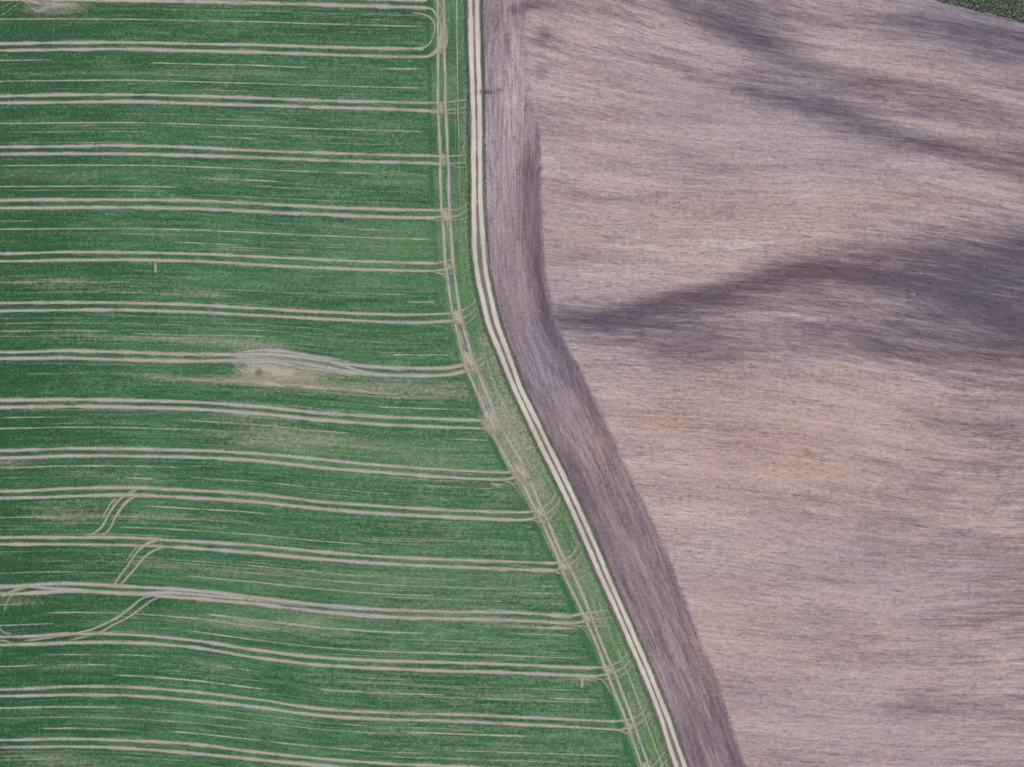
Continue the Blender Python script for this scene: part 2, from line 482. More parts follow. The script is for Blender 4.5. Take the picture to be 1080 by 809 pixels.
XS = [0, 67, 135, 202, 270]
TR = [  # (upper rut, lower rut) heights at XS, then the knots to the end of the bout
    ([-8, -8, -7.6, -6, -4.8], [-.8, -.6, 0.4, 1.8, 3], [(337, -2.8), (405, -.8), (450, .6)], [(337, 5), (405, 7), (449, 8.2)]),
    ([46, 45, 44.8, 46.2, 47.4], [53.2, 52.4, 51.8, 53.6, 55], [(337, 49.5), (405, 51), (447, 51.3)], [(337, 57.5), (405, 59.5), (445, 60)]),
    ([101, 100, 99.8, 101.3, 103.4], [108.5, 108, 107, 109, 111], [(337, 106), (405, 107.5), (452, 108.6)], [(337, 113), (405, 115), (452, 116.8)]),
    ([155, 154.3, 153.5, 155.5, 158.8], [162.5, 162.2, 162.5, 164, 166.2], [(337, 161.3), (405, 163.3), (453, 164.3)], [(337, 168.8), (405, 171), (453, 172)]),
    ([211.2, 210.5, 210.8, 211.6, 214.6], [219.2, 219, 218.8, 220, 223.2], [(337, 218.2), (405, 220.8), (457, 222)], [(337, 226.2), (405, 228.8), (458, 230)]),
    ([267.5, 266, 266.2, 267.8, 270.5], [275.5, 274.5, 274, 275.4, 279], [(337, 273.8), (405, 276.5), (458, 277.8)], [(337, 282.5), (405, 284.8), (459, 285.8)]),
    ([319.5, 319, 319.5, 321.5, 325], [327.8, 327, 327, 329, 332.4], [(337, 328.8), (405, 331.5), (447, 331.8), (475, 330.5)], [(337, 336.2), (405, 339.5), (445, 340.2), (478, 338.2)]),
    ([371.5, 370, 371.5, 373.8, 373.5], [378.2, 377.5, 379.5, 381, 379.5], [(300, 374.5), (335, 379), (362, 383.5), (395, 387), (430, 388.3), (470, 388), (492, 384)],
     [(300, 380.5), (335, 386), (362, 391.5), (395, 395), (430, 396.2), (470, 395.5), (497, 390)]),
    ([422, 421.2, 422.2, 424, 428.4], [429.5, 428.5, 429.5, 431.5, 436], [(337, 435.2), (405, 439.5), (465, 442), (507, 443.5)], [(337, 442.8), (405, 447.8), (465, 450.2), (508, 452)]),
    ([475, 473, 473.2, 474.8, 478.2], [482.8, 480.8, 481, 482.2, 485.8], [(337, 484.5), (405, 491), (485, 496.3), (532, 498.5)], [(337, 492.8), (405, 498.5), (470, 503.5), (532, 506)]),
    ([518, 515.5, 514.2, 517.2, 521.3], [525.2, 523.5, 522, 525, 529.3], [(337, 529), (405, 534), (472, 537.8), (540, 540.2), (558, 540)], [(337, 536.5), (405, 542), (472, 545.2), (540, 548), (562, 547)]),
    ([566.8, 566.8, 567.2, 571, 575.3], [574, 574.2, 575, 578, 583.3], [(337, 582), (405, 587.2), (472, 590.2), (540, 592.3), (585, 594)], [(337, 589.5), (405, 594.5), (472, 597.8), (540, 600.2), (585, 601.6)]),
    ([618, 615.5, 618.5, 622.5, 630.2], [626.5, 623.5, 625.5, 631, 636.9], [(337, 638), (405, 643), (473, 645), (540, 645.9), (601, 650)], [(337, 645), (405, 650.6), (473, 652.4), (540, 654), (605, 657.6)]),
    ([671.7, 668.7, 669.2, 675, 685.4], [680, 678, 677.7, 682.5, 693.3], [(337, 693.3), (405, 697), (473, 698.8), (540, 700.9), (623, 704.6)], [(337, 701.3), (405, 705), (473, 707.6), (540, 709.4), (627, 713.4)]),
    ([727, 724.2, 724.7, 729.5, 737.6], [734, 732.7, 733.5, 738.5, 745.6], [(337, 747.3), (405, 751.5), (473, 753.3), (540, 755.8), (648, 761)], [(337, 754.5), (405, 758.6), (473, 760.3), (540, 763.4), (653, 769.6)]),
    ([780.4, 779, 781, 784.7, 793], [788, 787.2, 789.2, 794.2, 801], [(337, 800), (405, 805), (473, 808), (540, 811), (672, 817)], [(337, 807), (405, 813), (473, 815.5), (540, 818.5), (677, 825)]),
]
RUTS = []
for up, lo, ue, le in TR:
    a = [(-560, up[0] + 6), (-260, up[0] + 1)] + list(zip(XS, up)) + ue
    b = [(-560, lo[0] + 6), (-260, lo[0] + 1)] + list(zip(XS, lo)) + le
    RUTS.append((a, b))
CEN = [0.5 * (np.interp(np.arange(-600, 801, 4), [q[0] for q in a], [q[1] for q in a]) +
              np.interp(np.arange(-600, 801, 4), [q[0] for q in b], [q[1] for q in b])) for a, b in RUTS]
XG = np.arange(-600, 801, 4)
ker = np.ones(9) / 9
CEN = [np.convolve(np.pad(c, 4, mode='edge'), ker, 'valid') for c in CEN]
# the slope past the end of each bout
for c in CEN:
    k = np.searchsorted(XG, 460)
    c[k:] = c[k] + (XG[k:] - XG[k]) * .035
for k in range(8):                                          # bouts beyond the surveyed ones
    CEN.insert(0, CEN[0] - 54.5)
    CEN.append(CEN[-1] + 54.5)
CEN = np.array(CEN)
IDX = np.arange(-8, len(CEN) - 8)


def phase(x, y):
    """which bout a point lies in, as a continuous number"""
    x = np.asarray(x, float); y = np.asarray(y, float)
    o = np.zeros_like(x)
    ci = np.clip(((x - XG[0]) / 4).astype(int), 0, len(XG) - 1)
    for c in np.unique(ci):
        m = ci == c
        o[m] = np.interp(y[m], CEN[:, c], IDX)
    return o


def yat(ph, x):
    ci = np.clip((x - XG[0]) / 4, 0, len(XG) - 1.001)
    i = int(ci); f = ci - i
    return float(np.interp(ph, IDX, CEN[:, i] * (1 - f) + CEN[:, i + 1] * f))


def blob(X, Y, cx, cy, rx, ry, a=1.0, ang=0.0, p=2.0):
    t = math.radians(ang)
    u = (X - cx) * math.cos(t) + (Y - cy) * math.sin(t)
    v = -(X - cx) * math.sin(t) + (Y - cy) * math.cos(t)
    return a * np.exp(-(np.abs(u / rx) ** p + np.abs(v / ry) ** p))


def streak(X, Y, pts):
    """pts: (x, y, half width up, half width down, strength) along a line that runs left to right"""
    px = [q[0] for q in pts]
    yc, hu, hd, a = (np.interp(X, px, [q[i] for q in pts]) for i in (1, 2, 3, 4))
    d = Y - yc
    h = np.where(d < 0, hu, hd)
    end = np.clip((X - px[0]) / 25, 0, 1) * np.clip((px[-1] - X) / 25, 0, 1)
    return a * end * (.76 * np.exp(-np.abs(d / (h * 1.12)) ** 2.2) + .24 * np.exp(-np.abs(d / (h * 2.4)) ** 2))


# ------------------------------------------------------------------ ploughed field
def plough_maps(X, Y):
    d = np.zeros_like(X)

    def mx(q):
        np.copyto(d, 1 - (1 - d) * (1 - np.clip(q, 0, .97)))
    mx(streak(X, Y, [(610, 340, 7, 12, .40), (690, 323, 9, 18, .72), (760, 306, 11, 18, .88), (830, 291, 15, 20, .92), (900, 286, 17, 24, .90), (980, 286, 26, 34, .88), (1080, 280, 36, 52, .92), (1300, 270, 40, 60, .9), (1700, 250, 40, 60, .5)]))
    mx(streak(X, Y, [(566, 340, 18, 20, .66), (650, 341, 14, 20, .76), (700, 348, 13, 26, .66), (780, 352, 15, 26, .54), (860, 358, 15, 20, .58), (950, 362, 20, 22, .58), (1080, 372, 26, 26, .62), (1400, 390, 30, 30, .5)]))
    mx(streak(X, Y, [(860, 318, 4, 5, .2), (930, 325, 14, 10, .5), (1000, 330, 20, 16, .55), (1080, 335, 25, 20, .6), (1400, 350, 30, 30, .5)]))
    mx(streak(X, Y, [(690, -14, 14, 14, .45), (730, 14, 15, 13, .55), (765, 30, 16, 14, .72), (805, 48, 16, 13, .74), (835, 62, 13, 12, .66), (880, 80, 13, 12, .55), (950, 98, 12, 12, .5), (1080, 128, 14, 16, .5), (1400, 200, 14, 14, .4)]))
    mx(streak(X, Y, [(770, 80, 12, 13, .3), (840, 103, 16, 15, .5), (880, 119, 16, 16, .68), (915, 134, 12, 11, .70), (960, 147, 9, 9, .55), (1080, 176, 8, 10, .5), (1400, 260, 10, 10, .3)]))
    mx(streak(X, Y, [(548, 40, 6, 6, .3), (620, 52, 4, 5, .35), (680, 60, 4, 5, .4), (735, 78, 7, 8, .45), (800, 96, 7, 8, .35), (870, 108, 7, 7, .25)]))
    mx(streak(X, Y, [(640, -4, 20, 14, .25), (720, 2, 22, 20, .42), (800, 18, 30, 20, .35), (900, 14, 26, 16, .36), (1000, 32, 26, 20, .5), (1080, 44, 26, 24, .55), (1400, 130, 30, 30, .4)]))
    mx(blob(X, Y, 560, 5, 26, 5, .6)); mx(blob(X, Y, 575, 36, 13, 7, .62)); mx(blob(X, Y, 571, 74, 11, 11, .45)); mx(blob(X, Y, 545, 12, 8, 4, .5))
    mx(blob(X, Y, 720, 72, 22, 4, .35, 14)); mx(blob(X, Y, 900, 192, 60, 6, .15, 8))
    mx(blob(X, Y, 700, 105, 80, 6, .18, 8)); mx(blob(X, Y, 640, 190, 50, 5, .18, 6))
    for cx, cy, rx, ry, a in ((700, 447, 60, 7, .2), (1030, 450, 70, 16, .28), (1010, 500, 70, 14, .22), (870, 480, 60, 8, .18), (850, 565, 80, 12, .28),
                              (970, 555, 80, 10, .3), (760, 600, 90, 8, .15), (900, 665, 110, 9, .22), (1030, 650, 60, 12, .3), (960, 745, 90, 14, .34), (1040, 700, 60, 20, .25),
                              (830, 620, 40, 6, .2), (730, 625, 22, 12, .25), (690, 470, 40, 6, .14), (1000, 600, 60, 8, .25), (880, 780, 60, 6, .2), (760, 735, 60, 6, .18)):
        mx(blob(X, Y, cx, cy, rx * 1.2, ry * 1.1, a * .62, 6))
    mx(.20 * np.clip((X - 900) / 180, 0, 1)); mx(.12 * np.clip((140 - Y) / 140, 0, 1))  # lens vignetting painted in as darker soil toward the right edge; top slightly darker
    cool = np.clip(blob(X, Y, 860, 130, 170, 60, .7, 14) + blob(X, Y, 1040, 30, 160, 50, 1.0, 14) + blob(X, Y, 800, 350, 200, 40, .5) + blob(X, Y, 880, 600, 200, 50, .35, 6)
                   + blob(X, Y, 1060, 300, 120, 60, .9) + blob(X, Y, 620, 340, 70, 50, .5) + blob(X, Y, 540, 100, 40, 80, .5) + blob(X, Y, 900, 760, 160, 50, .35, 6) + blob(X, Y, 780, 20, 90, 50, .6, 25), 0, 1)
    warm = np.clip(blob(X, Y, 800, 240, 110, 26, .55, -4) + blob(X, Y, 690, 445, 45, 6, .5, 6) + blob(X, Y, 850, 490, 45, 14, .55, 12) + blob(X, Y, 905, 463, 22, 3, .8, 6)
                   + blob(X, Y, 830, 465, 30, 5, .4, 4) + blob(X, Y, 640, 495, 14, 30, .7, 65 - 90) + blob(X, Y, 735, 690, 12, 34, .9, -24) + blob(X, Y, 745, 735, 9, 18, .9, -20)
                   + blob(X, Y, 800, 440, 200, 70, .34, 5) + blob(X, Y, 800, 560, 220, 200, .22, 5) + blob(X, Y, 1040, 415, 35, 4, .6, 5) + blob(X, Y, 960, 70, 90, 16, .35, 14) + blob(X, Y, 980, 210, 90, 20, .35, 4)
                   + blob(X, Y, 760, 500, 120, 30, .2, 5) + blob(X, Y, 625, 445, 12, 40, .5, -26) + blob(X, Y, 702, 600, 10, 25, .4, -24) + blob(X, Y, 690, 700, 60, 60, .15), 0, 1)
    pale = np.clip(blob(X, Y, 685, 258, 24, 3, .95, 24) + blob(X, Y, 770, 258, 40, 8, .8, 3) + blob(X, Y, 830, 240, 60, 12, .35, 3) + blob(X, Y, 575, 171, 28, 10, .5) + blob(X, Y, 725, 324, 16, 3, .6, 14) + blob(X, Y, 692, 333, 12, 2.5, .8, 14)
                   + blob(X, Y, 836, 332, 26, 5, .6, 10) + blob(X, Y, 930, 340, 40, 4, .35, 8) + blob(X, Y, 1040, 412, 26, 5, .5, 4) + blob(X, Y, 680, 390, 40, 6, .4, 5) + blob(X, Y, 640, 410, 30, 10, .35, 10)
                   + blob(X, Y, 690, 485, 50, 12, .4, 8) + blob(X, Y, 640, 60, 50, 10, .3, 10) + blob(X, Y, 690, 35, 60, 10, .3, 10) + blob(X, Y, 900, 316, 50, 9, .35, 14)
                   + blob(X, Y, 720, 540, 60, 12, .35, 8) + blob(X, Y, 730, 585, 50, 12, .4, 8) + blob(X, Y, 640, 290, 60, 14, .35) + blob(X, Y, 1060, 308, 30, 3, .3, 6)
                   + blob(X, Y, 605, 365, 24, 3, .5, 16) + blob(X, Y, 600, 355, 14, 3, .5, 16) + blob(X, Y, 800, 420, 100, 8, .3, 4)
                   + blob(X, Y, 1060, 305, 16, 1.3, .8, 6) + blob(X, Y, 1064, 358, 20, 3, .5, 14), 0, 1)
    return d, cool, warm, pale


def ticks(a0, a1, step, far0, far1, fstep):
    return np.concatenate([np.arange(far0, a0, fstep), np.arange(a0, a1, step), np.arange(a1, far1 + 1, fstep)])


ys = ticks(-60, 870, 2.5, -520, 1320, 30)
ts = np.concatenate([np.arange(0, 600, 2.5), np.arange(600, 1300, 30)])
Yg = np.repeat(ys[:, None], len(ts), 1)
rm = .5 * (xat(RL, ys) + xat(RR, ys))
Xg = rm[:, None] + ts[None, :]
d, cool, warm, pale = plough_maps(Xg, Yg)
slope = .085 + .20 * np.exp(-(np.maximum(0, Yg + 40) / 150) ** 2) + .02 * np.sin(Xg / 90 + Yg / 160)
vv = Yg - slope * (Xg - 640) - 2.2 * np.sin(Xg / 110 + Yg / 90) - .5 * np.sin(Xg / 41 - Yg / 45)
ox, oy, oz = W(Xg, Yg)
V = np.stack([ox.ravel(), oy.ravel(), np.zeros(Xg.size)], 1)
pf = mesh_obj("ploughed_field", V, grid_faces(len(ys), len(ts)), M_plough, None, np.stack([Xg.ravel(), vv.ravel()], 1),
              {"damp": d.ravel(), "cool": cool.ravel(), "warm": warm.ravel(), "pale": pale.ravel()})  # damp also carries the painted right-edge vignette
tag(pf, "mauve brown ploughed field with dark damp streaks across it", None, None, "structure")

# headland of the ploughed field: worked along the road
tb = np.linspace(0, 1.12, 48)
bx = xat(BD, ys)
Xh = rm[:, None] + (bx - rm)[:, None] * tb[None, :]
Yh = np.repeat(ys[:, None], len(tb), 1)
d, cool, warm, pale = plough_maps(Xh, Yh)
wdt = (bx - rm)[:, None] + 0 * Xh
dd = np.zeros_like(Xh)
t_ = tb[None, :] + 0 * Xh
inner = np.clip((Yh - 115) / 60, 0, 1)
dd = np.maximum(dd, .78 * inner * np.exp(-((t_ - .88) / .22) ** 2) * np.clip((440 - Yh) / 80, .55, 1))
dd = np.maximum(dd, .34 * np.clip((Yh - 280) / 80, 0, 1))
dd = np.maximum(dd, blob(Xh, Yh, 585, 415, 26, 26, .45, 60)); dd = np.maximum(dd, blob(Xh, Yh, 600, 375, 16, 40, .5, -26))
dd = np.maximum(dd, blob(Xh, Yh, 553, 210, 9, 90, .5)); dd = np.maximum(dd, blob(Xh, Yh, 572, 350, 14, 34, .5, -14))
dd = np.maximum(dd, blob(Xh, Yh, 514, 97, 7, 2.2, .9)); dd = np.maximum(dd, blob(Xh, Yh, 527, 95, 6, 3, .45))
dd = np.maximum(dd, blob(Xh, Yh, 690, 620, 12, 70, .35, -24)); dd = np.maximum(dd, blob(Xh, Yh, 545, 10, 14, 6, .6)); dd = np.maximum(dd, blob(Xh, Yh, 525, 15, 14, 20, .15))
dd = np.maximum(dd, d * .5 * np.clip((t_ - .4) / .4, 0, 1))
pale = pale + blob(Xh, Yh, 542, 125, 14, 70, .30) + blob(Xh, Yh, 548, 75, 12, 40, .25) + blob(Xh, Yh, 520, 240, 12, 110, .2)
cool = np.clip(cool * .6 + blob(Xh, Yh, 575, 400, 34, 50, .7, -24) + .25, 0, 1)
edge = 1 - np.clip((t_ - 1) * wdt / 24 + .5, 0, 1)
cov = np.ones_like(Xh)
pale = np.clip(pale + blob(Xh, Yh, 535, 80, 30, 80, .28) + blob(Xh, Yh, 520, 180, 12, 110, .15), 0, .55)
edge = np.where(Yh < 110, np.minimum(edge, 1 - np.clip((t_ - .85) * wdt / 60 + .5, 0, 1)), edge)
uvh = np.stack([Yh.ravel() * 1.05, (t_ * wdt).ravel() + .02 * Yh.ravel()], 1)
ox, oy, _ = W(Xh, Yh)
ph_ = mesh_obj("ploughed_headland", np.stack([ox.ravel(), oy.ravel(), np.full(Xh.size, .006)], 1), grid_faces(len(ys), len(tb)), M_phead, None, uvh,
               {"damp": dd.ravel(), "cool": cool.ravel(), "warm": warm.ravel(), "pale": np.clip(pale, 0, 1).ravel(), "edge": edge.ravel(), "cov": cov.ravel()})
tag(ph_, "darker ploughed strip worked alongside the dirt road", None, None, "structure")


# ------------------------------------------------------------------ crop field
def crop_maps(X, Y):
    sp = np.zeros_like(X)
    for q in ((290, 386, 34, 16, .95), (318, 392, 42, 13, .75), (275, 398, 30, 8, .7), (225, 401, 60, 3.4, .55), (360, 407, 80, 5, .45), (240, 360, 34, 5, .45), (205, 358, 40, 3, .3), (430, 411, 45, 8, .38),
              (300, 461, 42, 10, .48), (330, 466, 60, 6, .3), (400, 430, 60, 8, .12), (75, 541, 30, 10, .42), (170, 546, 30, 6, .28), (215, 547, 40, 3, .28),
              (235, 601, 70, 4, .35), (265, 657, 48, 5, .5), (360, 668, 60, 6, .26), (12, 489, 26, 4, .5), (225, 703, 14, 4, .5), (415, 722, 70, 8, .28), (430, 612, 80, 8, .22),
              (62, 4, 26, 6, .75), (50, 12, 18, 5, .4), (62, 803, 34, 7, .5), (18, 632, 20, 8, .35), (75, 297, 50, 4, .38), (70, 304, 60, 2, .3), (190, 309, 24, 3, .35), (228, 310, 10, 2, .35), (175, 357, 20, 3, .3),
              (60, 353, 60, 4, .25), (226, 94, 12, 2.5, .35), (60, 79, 60, 4, .18), (200, 80, 60, 3, .18), (60, 186, 50, 5, .2), (240, 188, 30, 4, .25), (100, 500, 30, 6, .25), (160, 508, 20, 4, .3),
              (480, 415, 30, 8, .3), (440, 480, 50, 14, .22), (260, 440, 24, 7, .38), (256, 469, 5, 3, .35), (470, 650, 70, 8, .18), (150, 590, 40, 8, .2), (345, 648, 40, 4, .25), (330, 653, 14, 4, .3),
              (520, 640, 50, 10, .2), (560, 625, 20, 6, .3), (570, 662, 50, 4, .45), (600, 720, 20, 6, .3), (540, 736, 50, 5, .25), (430, 640, 60, 5, .2), (480, 695, 60, 6, .15), (620, 716, 8, 3, .6)):
        if q[4] < .7:      # thin stands are long and soft, with a few denser wisps in them
            sp = 1 - (1 - sp) * (1 - blob(X, Y, q[0], q[1], q[2] * 1.5, q[3] * 1.35, q[4] * .80, 3))
            sp = np.maximum(sp, blob(X, Y, q[0] - q[2] * .3, q[1] - q[3] * .4, q[2] * 1.1, q[3] * .28, q[4] * 1.15, 3))
        else:
            sp = np.maximum(sp, blob(X, Y, q[0], q[1], q[2], q[3], q[4], 3))
    sp = np.maximum(sp, .15 * np.clip((X - 230) / 200, 0, 1) * np.clip((Y - 330) / 150, 0, 1))
    sp = np.maximum(sp, .06 + .04 * np.clip((X - 100) / 300, 0, 1))
    lush_vignette = .85 * np.exp(-((X + 20) / 130.) ** 2) + .35 * np.clip((230 - Y) / 230, 0, 1) + blob(X, Y, 60, 22, 130, 14, .5) + blob(X, Y, 260, 430 - 95, 200, 20, .15) + blob(X, Y, 400, 22, 60, 22, .3) + blob(X, Y, 60, 650, 120, 60, .25) + blob(X, Y, 420, 760, 120, 40, .25)  # first term paints lens vignetting into the crop colour at the left edge
    yel = blob(X, Y, 200, 78, 120, 5, .45) + blob(X, Y, 100, 130, 80, 4, .35) + blob(X, Y, 60, 184, 110, 8, .35) + blob(X, Y, 420, 268, 80, 14, .55) + blob(X, Y, 400, 247, 80, 10, .5) + blob(X, Y, 350, 300, 120, 12, .35) \
        + blob(X, Y, 400, 78, 90, 8, .3) + blob(X, Y, 430, 192, 60, 5, .5) + blob(X, Y, 200, 245, 60, 5, .4) + blob(X, Y, 440, 480, 80, 20, .5) + blob(X, Y, 330, 470, 80, 16, .4) + blob(X, Y, 240, 362, 60, 12, .6) \
        + blob(X, Y, 300, 610, 150, 10, .3) + blob(X, Y, 260, 655, 120, 12, .45) + blob(X, Y, 450, 620, 150, 30, .25) + blob(X, Y, 200, 757, 120, 5, .35) + blob(X, Y, 420, 130, 100, 8, .2) + blob(X, Y, 110, 505, 60, 8, .35) + blob(X, Y, 100, 22, 400, 3, .2)
    return sp, np.clip(lush_vignette, 0, 1), np.clip(yel, 0, 1)


us = np.concatenate([np.linspace(-560, -65, 22), np.arange(-60, 400, 3.0)])
Xc = np.concatenate([np.repeat(us[None, :], len(ys), 0), 400 + (rm[:, None] - 400) * np.linspace(0, 1, 70)[None, :]], 1)
Yc = np.repeat(ys[:, None], Xc.shape[1], 1)
sp, lush_vignette, yel = crop_maps(Xc, Yc)
phs = phase(Xc.ravel(), Yc.ravel())
ox, oy, _ = W(Xc, Yc)
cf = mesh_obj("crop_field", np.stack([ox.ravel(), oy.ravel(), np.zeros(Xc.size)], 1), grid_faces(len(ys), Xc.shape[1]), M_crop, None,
              np.stack([Xc.ravel(), phs * 54.5], 1), {"sparse": sp.ravel(), "lush_vignette": lush_vignette.ravel(), "yel": yel.ravel()})
tag(cf, "green field of young crop sown in long rows", None, None, "structure")

# crop of the headland, drilled alongside the road
sx = xat(ST, ys)
tb = np.linspace(0, 1, 30)
Xk = sx[:, None] + (rm - sx)[:, None] * tb[None, :]
Yk = np.repeat(ys[:, None], len(tb), 1)
sp, lush_vignette, yel = crop_maps(Xk, Yk)
near = tb[None, :] + 0 * Xk
sp = np.maximum(sp, (.26 + .2 * np.clip((Yk - 200) / 200, 0, 1)) * np.clip((near - .55) / .4, 0, 1))
for q in ((540, 455, 26, 80, .74, -26), (532, 382, 16, 30, .82, -26), (556, 512, 22, 44, .66, -26), (520, 345, 9, 44, .72, -20), (600, 600, 20, 60, .36, -26), (512, 360, 7, 9, .7, 0), (548, 430, 9, 24, .5, -26), (545, 500, 20, 26, .45, 0), (560, 480, 14, 26, .4, 0), (588, 560, 9, 40, .35, -26),
          (610, 600, 8, 36, .32, -26), (632, 650, 7, 30, .35, -26), (640, 672, 8, 8, .4, 0), (505, 320, 8, 16, .4, 0), (492, 100, 5, 160, .36, 0), (480, 215, 6, 50, .2, 0), (495, 270, 8, 40, .3, 0), (670, 740, 6, 20, .3, -22)):
    sp = np.maximum(sp, blob(Xk, Yk, q[0], q[1], q[2], q[3], q[4], q[5]))
yel = np.clip(yel + .30 + .6 * near * np.clip((Yk - 120) / 200, 0.25, 1), 0, 1)
lush_vignette = lush_vignette * 0 + blob(Xk, Yk, 455, 90, 5, 130, .5) + blob(Xk, Yk, 478, 100, 8, 120, .35) + blob(Xk, Yk, 655, 770, 30, 50, .4)
ox, oy, _ = W(Xk, Yk)
ck = mesh_obj("crop_headland", np.stack([ox.ravel(), oy.ravel(), np.full(Xk.size, .006)], 1), grid_faces(len(ys), len(tb)), M_chead, None,
              np.stack([Yk.ravel() * 1.05, (near * (rm - sx)[:, None]).ravel()], 1),
              {"sparse": sp.ravel(), "lush_vignette": lush_vignette.ravel(), "yel": yel.ravel(), "cov": np.ones(Xk.size)})
tag(ck, "strip of green crop drilled parallel to the dirt road", None, None, "structure")

# where the seed drill overlapped at the turn the crop stands darker
covs = [.9 if 0 else v for v in (.6, .6, .7, .85, .8, .9, .6, .75, .25, .45, .8, .7, .9, .8, .85, .8, .9, .9, .9, .9)]
q = [p_ for p_ in STRIPE]
o = ribbon("dense_crop_strip", [(p_[0] + 2.5, p_[1]) for p_ in q], [5.2] * 8 + [6.5] * 6, .010, M_dark, None, cov=covs, bare=False)
tag(o, "narrow dark green strip of doubly sown crop where the rows end", None, None, "structure")


# ------------------------------------------------------------------ unsown rows (surface pattern of the crop)
rowV, rowF, rowU, rowA = [], [], [], []
nrow = 0
TAKEN = []


def add_row(x0, x1, y0, w=1.0, cov=.9, fade=18):
    global nrow
    ph = float(phase(np.array([x0]), np.array([y0]))[0])
    if any(abs(ph - p_) < .030 and x0 < b_ + 4 and x1 > a_ - 4 for p_, a_, b_ in TAKEN): return
    TAKEN.append((ph, x0, x1))
    xs = np.arange(x0, x1 + 3, 4.0)
    yy = np.array([yat(ph, x) for x in xs]) + wob(len(xs), 6, .12, nrow)
    ww = w * (1 + wob(len(xs), 4, .2, nrow + 99))
    c = np.clip(cov * (1 + wob(len(xs), 7, .22, nrow + 7)), 0, 1)
    if fade: c = c * np.clip((xs - x0) / fade + .15, 0, 1) * np.clip((x1 - xs) / fade + .3, 0, 1)
    stamp(np.stack([xs, yy], 1), ww + .5, c * .8)
    base = sum(len(v) for v in rowV)
    n = len(xs)
    acr = np.array([-1, 0, 1]) * 1.6
    X = np.repeat(xs, 3); Y = (yy[:, None] + acr[None, :] * ww[:, None] * .5).ravel()
    rowV.append(np.stack([(X - CX) * S, (CY - Y) * S, np.full(X.size, .014)], 1))
    f = grid_faces(n, 3)[:, ::-1] + base
    rowF.append(f)
    rowU.append(np.stack([X, np.tile(acr, n)], 1)); rowA.append(np.repeat(c, 3))
    nrow += 1


for r in ((-300, 448, 22, 1.15, .95), (40, 446, 8.5, .9, .45), (-300, 60, 65.5, 1, .7), (150, 330, 66.2, 1.2, .9), (400, 448, 72, 1.5, .95), (-300, 448, 87.5, 1.1, .85), (60, 250, 119.8, .8, .35),
          (-300, 449, 132, 1.2, .9), (208, 275, 144, 1.1, .7), (430, 449, 128.5, 1, .6), (-300, 450, 176.5, 1.1, .88), (200, 300, 187.5, 1.2, .7), (-300, 190, 198.5, 1.2, .85), (260, 452, 196, 1, .5), (-200, 42, 234, 1, .55),
          (-300, 455, 243.5, 1.25, .88), (180, 262, 255.5, 1.3, .85), (-100, 140, 298.5, 1.6, .55), (-50, 260, 309, 1, .45), (-150, 125, 350, 1, .6), (135, 300, 351.5, 1, .6), (340, 432, 307.5, 1.2, .6), (422, 463, 318.8, 1.5, .85),
          (300, 470, 352.5, 1, .4), (443, 478, 363.5, 1.6, .6), (400, 478, 373.6, 1.3, .7), (-100, 80, 441, 1.1, .7), (180, 375, 443, 1.2, .75), (-100, 240, 452.5, 1.6, .7), (385, 502, 428, 1.2, .7), (300, 480, 408, 1, .6), (470, 513, 462.7, 1.4, .9),
          (340, 470, 456, 1, .4), (500, 520, 474, 1.3, .5), (-100, 195, 494, 1.2, .8), (130, 167, 504.2, 1.8, .95), (-100, 132, 506.3, 1, .65), (192, 420, 503.4, 1.1, .6), (300, 460, 517, 1, .5), (440, 528, 512, 1.1, .6),
          (145, 290, 533.6, 1.2, .85), (-100, 270, 546.4, 1.4, .6), (120, 390, 556, 1.2, .72), (-100, 90, 555.6, 1, .45), (270, 400, 552.5, 1.8, .5), (380, 545, 568, 1, .45), (300, 540, 560.5, 1, .4),
          (-100, 60, 582.5, 1, .5), (170, 540, 589.5, 1.1, .6), (-100, 130, 605, 1.1, .7), (190, 460, 607, 1.4, .7), (230, 540, 601, 1.2, .6), (380, 540, 628, 1.2, .5),
          (-100, 28, 638.5, 1, .7), (40, 300, 646.6, 1.1, .85), (-100, 60, 660.2, 1.2, .8), (210, 450, 646.6, 1.8, .85), (190, 620, 664.4, 1.3, .75), (440, 600, 683, 1.1, .35),
          (40, 172, 691, 1.1, .7), (-100, 130, 703.5, 1.6, .75), (225, 275, 701.5, 1.3, .6), (115, 285, 712, 1.6, .85), (340, 640, 717.5, 1.2, .45), (330, 470, 725.8, 1.8, .85), (300, 540, 740, 1, .4), (440, 632, 734.5, 1.3, .55),
          (-100, 132, 747.5, 1.5, .8), (140, 460, 749, 1.1, .6), (-200, 270, 758.5, 1.5, .5), (36, 128, 768.5, 1.7, .85), (172, 450, 771, 1.4, .8), (420, 560, 772, 1.7, .85), (540, 630, 777.5, 1.4, .6), (470, 660, 791, 1.3, .65), (400, 655, 797, 1.2, .5),
          (-100, 60, 802, 1, .5), (570, 590, 613, 1.6, .6), (560, 590, 618, 1.3, .7), (548, 590, 625, 1.4, .85), (560, 600, 636, 1.2, .6), (540, 610, 668, 1.1, .6), (548, 612, 661, 1.8, .8), (520, 575, 679.5, 1.2, .5), (560, 590, 690, 1.1, .4),
          (570, 640, 736, 1.5, .6)):
    add_row(*r)
rr = random.Random(5)
for i in range(800):                                        # many faint ones
    x0 = rr.uniform(-60, 380); ln = rr.uniform(70, 340); y0 = rr.uniform(0, 815)
    lim = float(xat(ST, y0)) - 4
    p0 = float(phase(np.array([x0]), np.array([y0]))[0])
    if abs(p0 - round(p0)) < .13: continue
    add_row(x0, min(x0 + ln, lim), y0, rr.uniform(.7, 1.3), rr.choice((.2, .26, .32, .4, .5)), 60)
o = mesh_obj("unsown_rows", np.vstack(rowV), np.vstack(rowF), M_row, None, np.vstack(rowU), {"cov": np.concatenate(rowA)})
